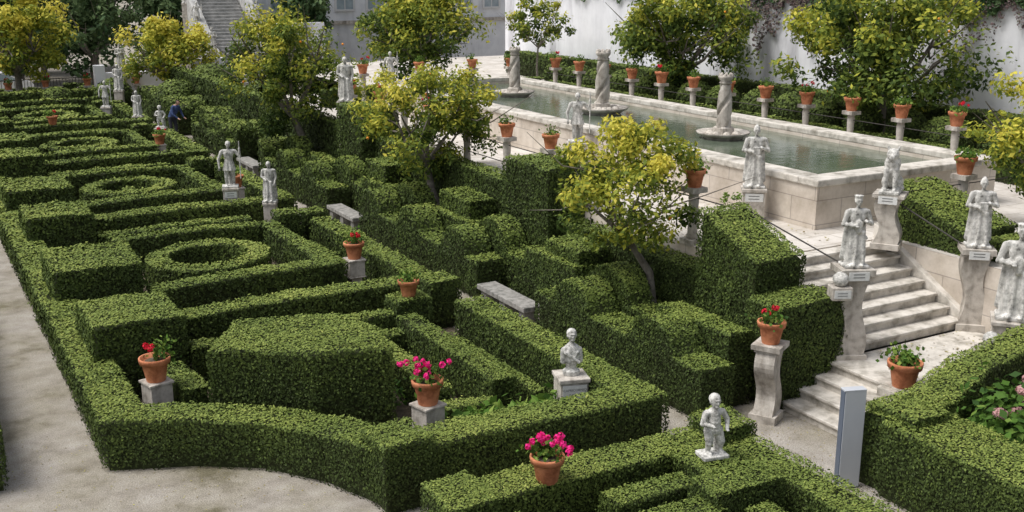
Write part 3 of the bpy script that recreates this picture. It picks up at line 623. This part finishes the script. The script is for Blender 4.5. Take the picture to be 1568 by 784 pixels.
for k in range(16):
    c=np.array([hx-.1+rng.normal()*.32,hy+rng.normal()*.25,1.28+rng.normal()*.1]); Pn=nrm(rng.normal(size=(170,3))); leaves(mb,c+Pn*.095*[1,1,.75],Pn,.022,1,rng.random(170),.3,.9)
mb.obj('hydrangea',['pleaf','hyd'])
def vines(name,y0,y1,z0,z1,n,mat,x=27.93,L=.08):
    mb=MB(); yy=rng.uniform(y0,y1,n); P=np.column_stack([x-rng.random(n)*.15,yy,z1-(rng.random(n)**1.4)*(z1-z0)*(.55+.3*np.sin(yy*2.1)+.15*np.sin(yy*7))]); leaves(mb,P,np.tile([-1.,0,.3],(n,1)),L,0,.5+rng.normal(size=n)*.2,.6); mb.obj(name,[mat])
vines('wall_vine',10,23,5.4,6.35,5500,'dleaf'); vines('wall_vine',27,48,5.5,6.35,3000,'dleaf'); vines('dry_wall_vine',28,32.5,3.8,6.3,2600,'dryvine',L=.06); vines('dry_wall_vine',12,22,4.2,6.2,2600,'dryvine',L=.05)
# fallen leaves and hedge clippings
n=2600; mb=MB()
P=np.vstack([np.column_stack([rng.uniform(-1,5,n//2),rng.uniform(9.5,17,n//2),np.full(n//2,.008)]),
  np.column_stack([rng.uniform(9.45,10.4,n//4),rng.uniform(10,30,n//4),np.full(n//4,.008)]),np.column_stack([rng.uniform(9.7,12,n//4),rng.uniform(8.5,12.2,n//4),np.full(n//4,.008)])])
leaves(mb,P,np.tile([0,0,1.],(len(P),1)),.014,0,rng.random(len(P)),.12)
P=np.column_stack([rng.uniform(12.9,15.6,300),rng.uniform(14.4,22,300),np.full(300,1.915)]); leaves(mb,P,np.tile([0,0,1.],(300,1)),.03,0,rng.random(300),.1)
P=np.column_stack([rng.uniform(13.5,16.2,120),rng.uniform(10.7,12.1,120),np.full(120,.69)]); leaves(mb,P,np.tile([0,0,1.],(120,1)),.025,0,rng.random(120),.1)
mb.obj('fallen_leaves',['dryleaf'])

# ------------------------------------------------------------------ background structures
mb=MB(); mb.box(28,28.4,5,50,1.8,6.2); mb.box(28.4,44,49.6,50,1.8,6.2)
o=mb.obj('garden_wall',['plaster']); mb=MB(); mb.box(27.92,28.5,4.9,50.1,6.202,6.3); mb.obj('wall_cap',['stone']).parent=o
e=empty('palace_building'); mb=MB(); mb.box(19.6,46,66,76,0,12); mkobj('walls',mb.mesh('walls',['greywall']),parent=e)
mb=MB()
for x in np.arange(20.6,45,2.1):
    for z in (4.5,7.6):
        mb.box(x,x+1.1,65.93,65.99,z,z+2.0,0)
        mb.box(x-.12,x,65.88,65.995,z-.12,z+2.12,1); mb.box(x+1.1,x+1.22,65.88,65.995,z-.12,z+2.12,1); mb.box(x,x+1.1,65.88,65.995,z+2.0,z+2.12,1); mb.box(x,x+1.1,65.88,65.995,z-.12,z,1)
        mb.box(x+.52,x+.58,65.9,65.93,z,z+2.0,1); mb.box(x,x+1.1,65.9,65.928,z+.95,z+1.0,1)
mkobj('windows',mb.mesh('windows',['glass','frame']),parent=e)
mb=MB(); mb.box(19.5,46.1,65.8,66,3.6,3.8); mb.box(19.4,46.2,65.7,76.2,12.0,12.3); mkobj('cornice',mb.mesh('cornice',['stone']),parent=e)
mb=MB(); stair(mb,16.0,18.7,58.5,67,0,30,.18,.28,'y')
for (x0,x1) in ((15.5,15.95),(18.75,19.2)): slopebox(mb,x0,x1,58.4,66.8,1.0,6.2,0)
mb.obj('monumental_staircase',['oldstair'])
mb=MB(); mb.box(9.3,13.6,60.2,60.6,0,1.7); mb.box(9.2,9.7,60.1,60.7,0,2.1); mb.box(13.8,15.45,58.3,58.6,0,2.4); mb.box(19.2,22,60.6,60.9,0,4.0); mb.obj('white_garden_wall',['plaster'])
mb=MB()
for x in np.arange(3,9.2,.16): mb.box(x,x+.025,63,63.025,0,1.3)
mb.box(2.9,9.2,62.99,63.035,1.25,1.3); mb.box(2.9,9.2,62.99,63.035,.2,.25); mb.obj('iron_fence',['iron'])
e=empty('parked_car',(4.6,66.5,0),.2)
prof=[(-2.1,.35),(-2.12,.75),(-1.9,.9),(-1.35,.98),(-.75,1.42),(.75,1.45),(1.45,1.0),(2.0,.9),(2.12,.7),(2.1,.35)]
mb=MB(); vs=[]
for yy in(-.85,.85):
    for (x,z) in prof: vs.append((x,yy*(.88 if z>1.2 else 1),z))
n=len(prof); mb.add(vs,[(i,(i+1)%n,n+(i+1)%n,n+i) for i in range(n)])
mb.add(vs,None,[(0,i,i+1) for i in range(1,n-1)]+[(n,n+i+1,n+i) for i in range(1,n-1)]); mkobj('body',mb.mesh('body',['car']),parent=e)
mb=MB()
for s in(-1,1): mb.add([(-1.2,s*.87,1.0),(1.3,s*.87,1.02),(.7,s*.79,1.38),(-.72,s*.79,1.36)],[(0,1,2,3)])
mkobj('windows',mb.mesh('windows',['glass']),parent=e)
for x in(-1.3,1.3):
    for s in(-1,1):
        mb=MB(); mb.tube([(x,s*.7,.32),(x,s*.9,.32)],[.32,.32],0,18); mkobj('wheel',mb.mesh('wheel',['tyre']),parent=e)
# information totem: dark spine, pale grey metal sheet on the front
e=empty('information_totem',(10.70,9.70,0),-.35)
mb=MB(); mb.box(0,.30,-.02,.10,0,1.44); mkobj('post',mb.mesh('post',['totemside']),bevel=.01,parent=e)
mb=MB(); mb.box(.012,.315,-.032,-.0205,.02,1.445); mb.box(-.004,.318,-.034,.104,1.4455,1.468); mkobj('panel',mb.mesh('panel',['totem']),bevel=.004,parent=e)
# gardener
P=[('c',(-.1,0,.88),.1,(-.12,-.03,.48),.07),('c',(-.12,-.03,.48),.065,(-.12,.02,.08),.045),('e',(-.12,-.05,.05),(.05,.13,.05)),('c',(.1,0,.88),.1,(.12,-.1,.48),.07),('c',(.12,-.1,.48),.065,(.12,-.06,.08),.045),('e',(.12,-.12,.05),(.05,.13,.05)),
 ('c',(0,0,.92),.15,(0,-.22,1.28),.17),('c',(-.16,-.24,1.34),.07,(.16,-.24,1.34),.07),('c',(0,-.28,1.38),.055,(0,-.34,1.46),.05),('e',(0,-.38,1.54),(.08,.095,.115)),('e',(0,-.47,1.52),(.02,.03,.03)),
 ('c',(-.2,-.24,1.32),.06,(-.26,-.32,1.05),.05),('c',(-.26,-.32,1.05),.045,(-.18,-.5,.9),.035),('c',(.2,-.24,1.32),.06,(.26,-.32,1.05),.05),('c',(.26,-.32,1.05),.045,(.18,-.5,.9),.035)]
for s in(-1,1):
    P.append(('e',(s*.18,-.54,.88),(.04,.05,.03)))
    for k in range(4): P.append(('c',(s*.18+(k-1.5)*.02,-.57,.87),.013,(s*.18+(k-1.5)*.022,-.64+abs(k-1.5)*.01,.84),.011))
gm=figmesh('gardener',P,.014,'blue',2)
for x in('trouser','skin','hair'): gm.materials.append(M[x])
for p in gm.polygons:
    c=p.center; p.material_index= 1 if c.z<.93 and c.y>-.3 else (2 if (c.z>1.42 or c.y<-.52) else 0)
    if c.z>1.5 and (c.y>-.4 or c.z>1.6): p.material_index=3
mkobj('gardener_person',gm,(10.1,47.0,0),.6)

# ------------------------------------------------------------------ light, world, camera
w=bpy.data.worlds.new('World'); scene.world=w; w.use_nodes=True; nt=w.node_tree
bg=nt.nodes['Background']; sky=nt.nodes.new('ShaderNodeTexSky'); sky.sky_type='NISHITA'; sky.sun_disc=False
el=math.radians(62); sd=Vector((-.6,.2,0)).normalized(); az=math.atan2(sd.x,sd.y)
sky.sun_elevation=el; sky.sun_rotation=az; sky.dust_density=4; sky.air_density=1; sky.ozone_density=1
hs=nt.nodes.new('ShaderNodeHueSaturation'); hs.inputs['Saturation'].default_value=.38
nt.links.new(sky.outputs[0],hs.inputs['Color']); nt.links.new(hs.outputs[0],bg.inputs[0]); bg.inputs[1].default_value=.15
sl=bpy.data.lights.new('sun','SUN'); sl.energy=2.6; sl.angle=math.radians(30); sl.color=(1,.98,.95)
so=bpy.data.objects.new('sun',sl); COL.objects.link(so)
S=Vector((sd.x*math.cos(el),sd.y*math.cos(el),math.sin(el))); so.rotation_euler=(-S).to_track_quat('-Z','Y').to_euler(); so.location=(0,0,40)
cd=bpy.data.cameras.new('camera'); co=bpy.data.objects.new('camera',cd); COL.objects.link(co)
co.location=(0,0,7); p=math.radians(14.9); yw=math.radians(29.6)
f=Vector((math.sin(yw)*math.cos(p),math.cos(yw)*math.cos(p),-math.sin(p))); co.rotation_euler=f.to_track_quat('-Z','Y').to_euler()
cd.sensor_width=36; cd.lens=38.02; cd.clip_end=2000; scene.camera=co
scene.view_settings.view_transform='Standard'; scene.view_settings.look='None'; scene.view_settings.exposure=0
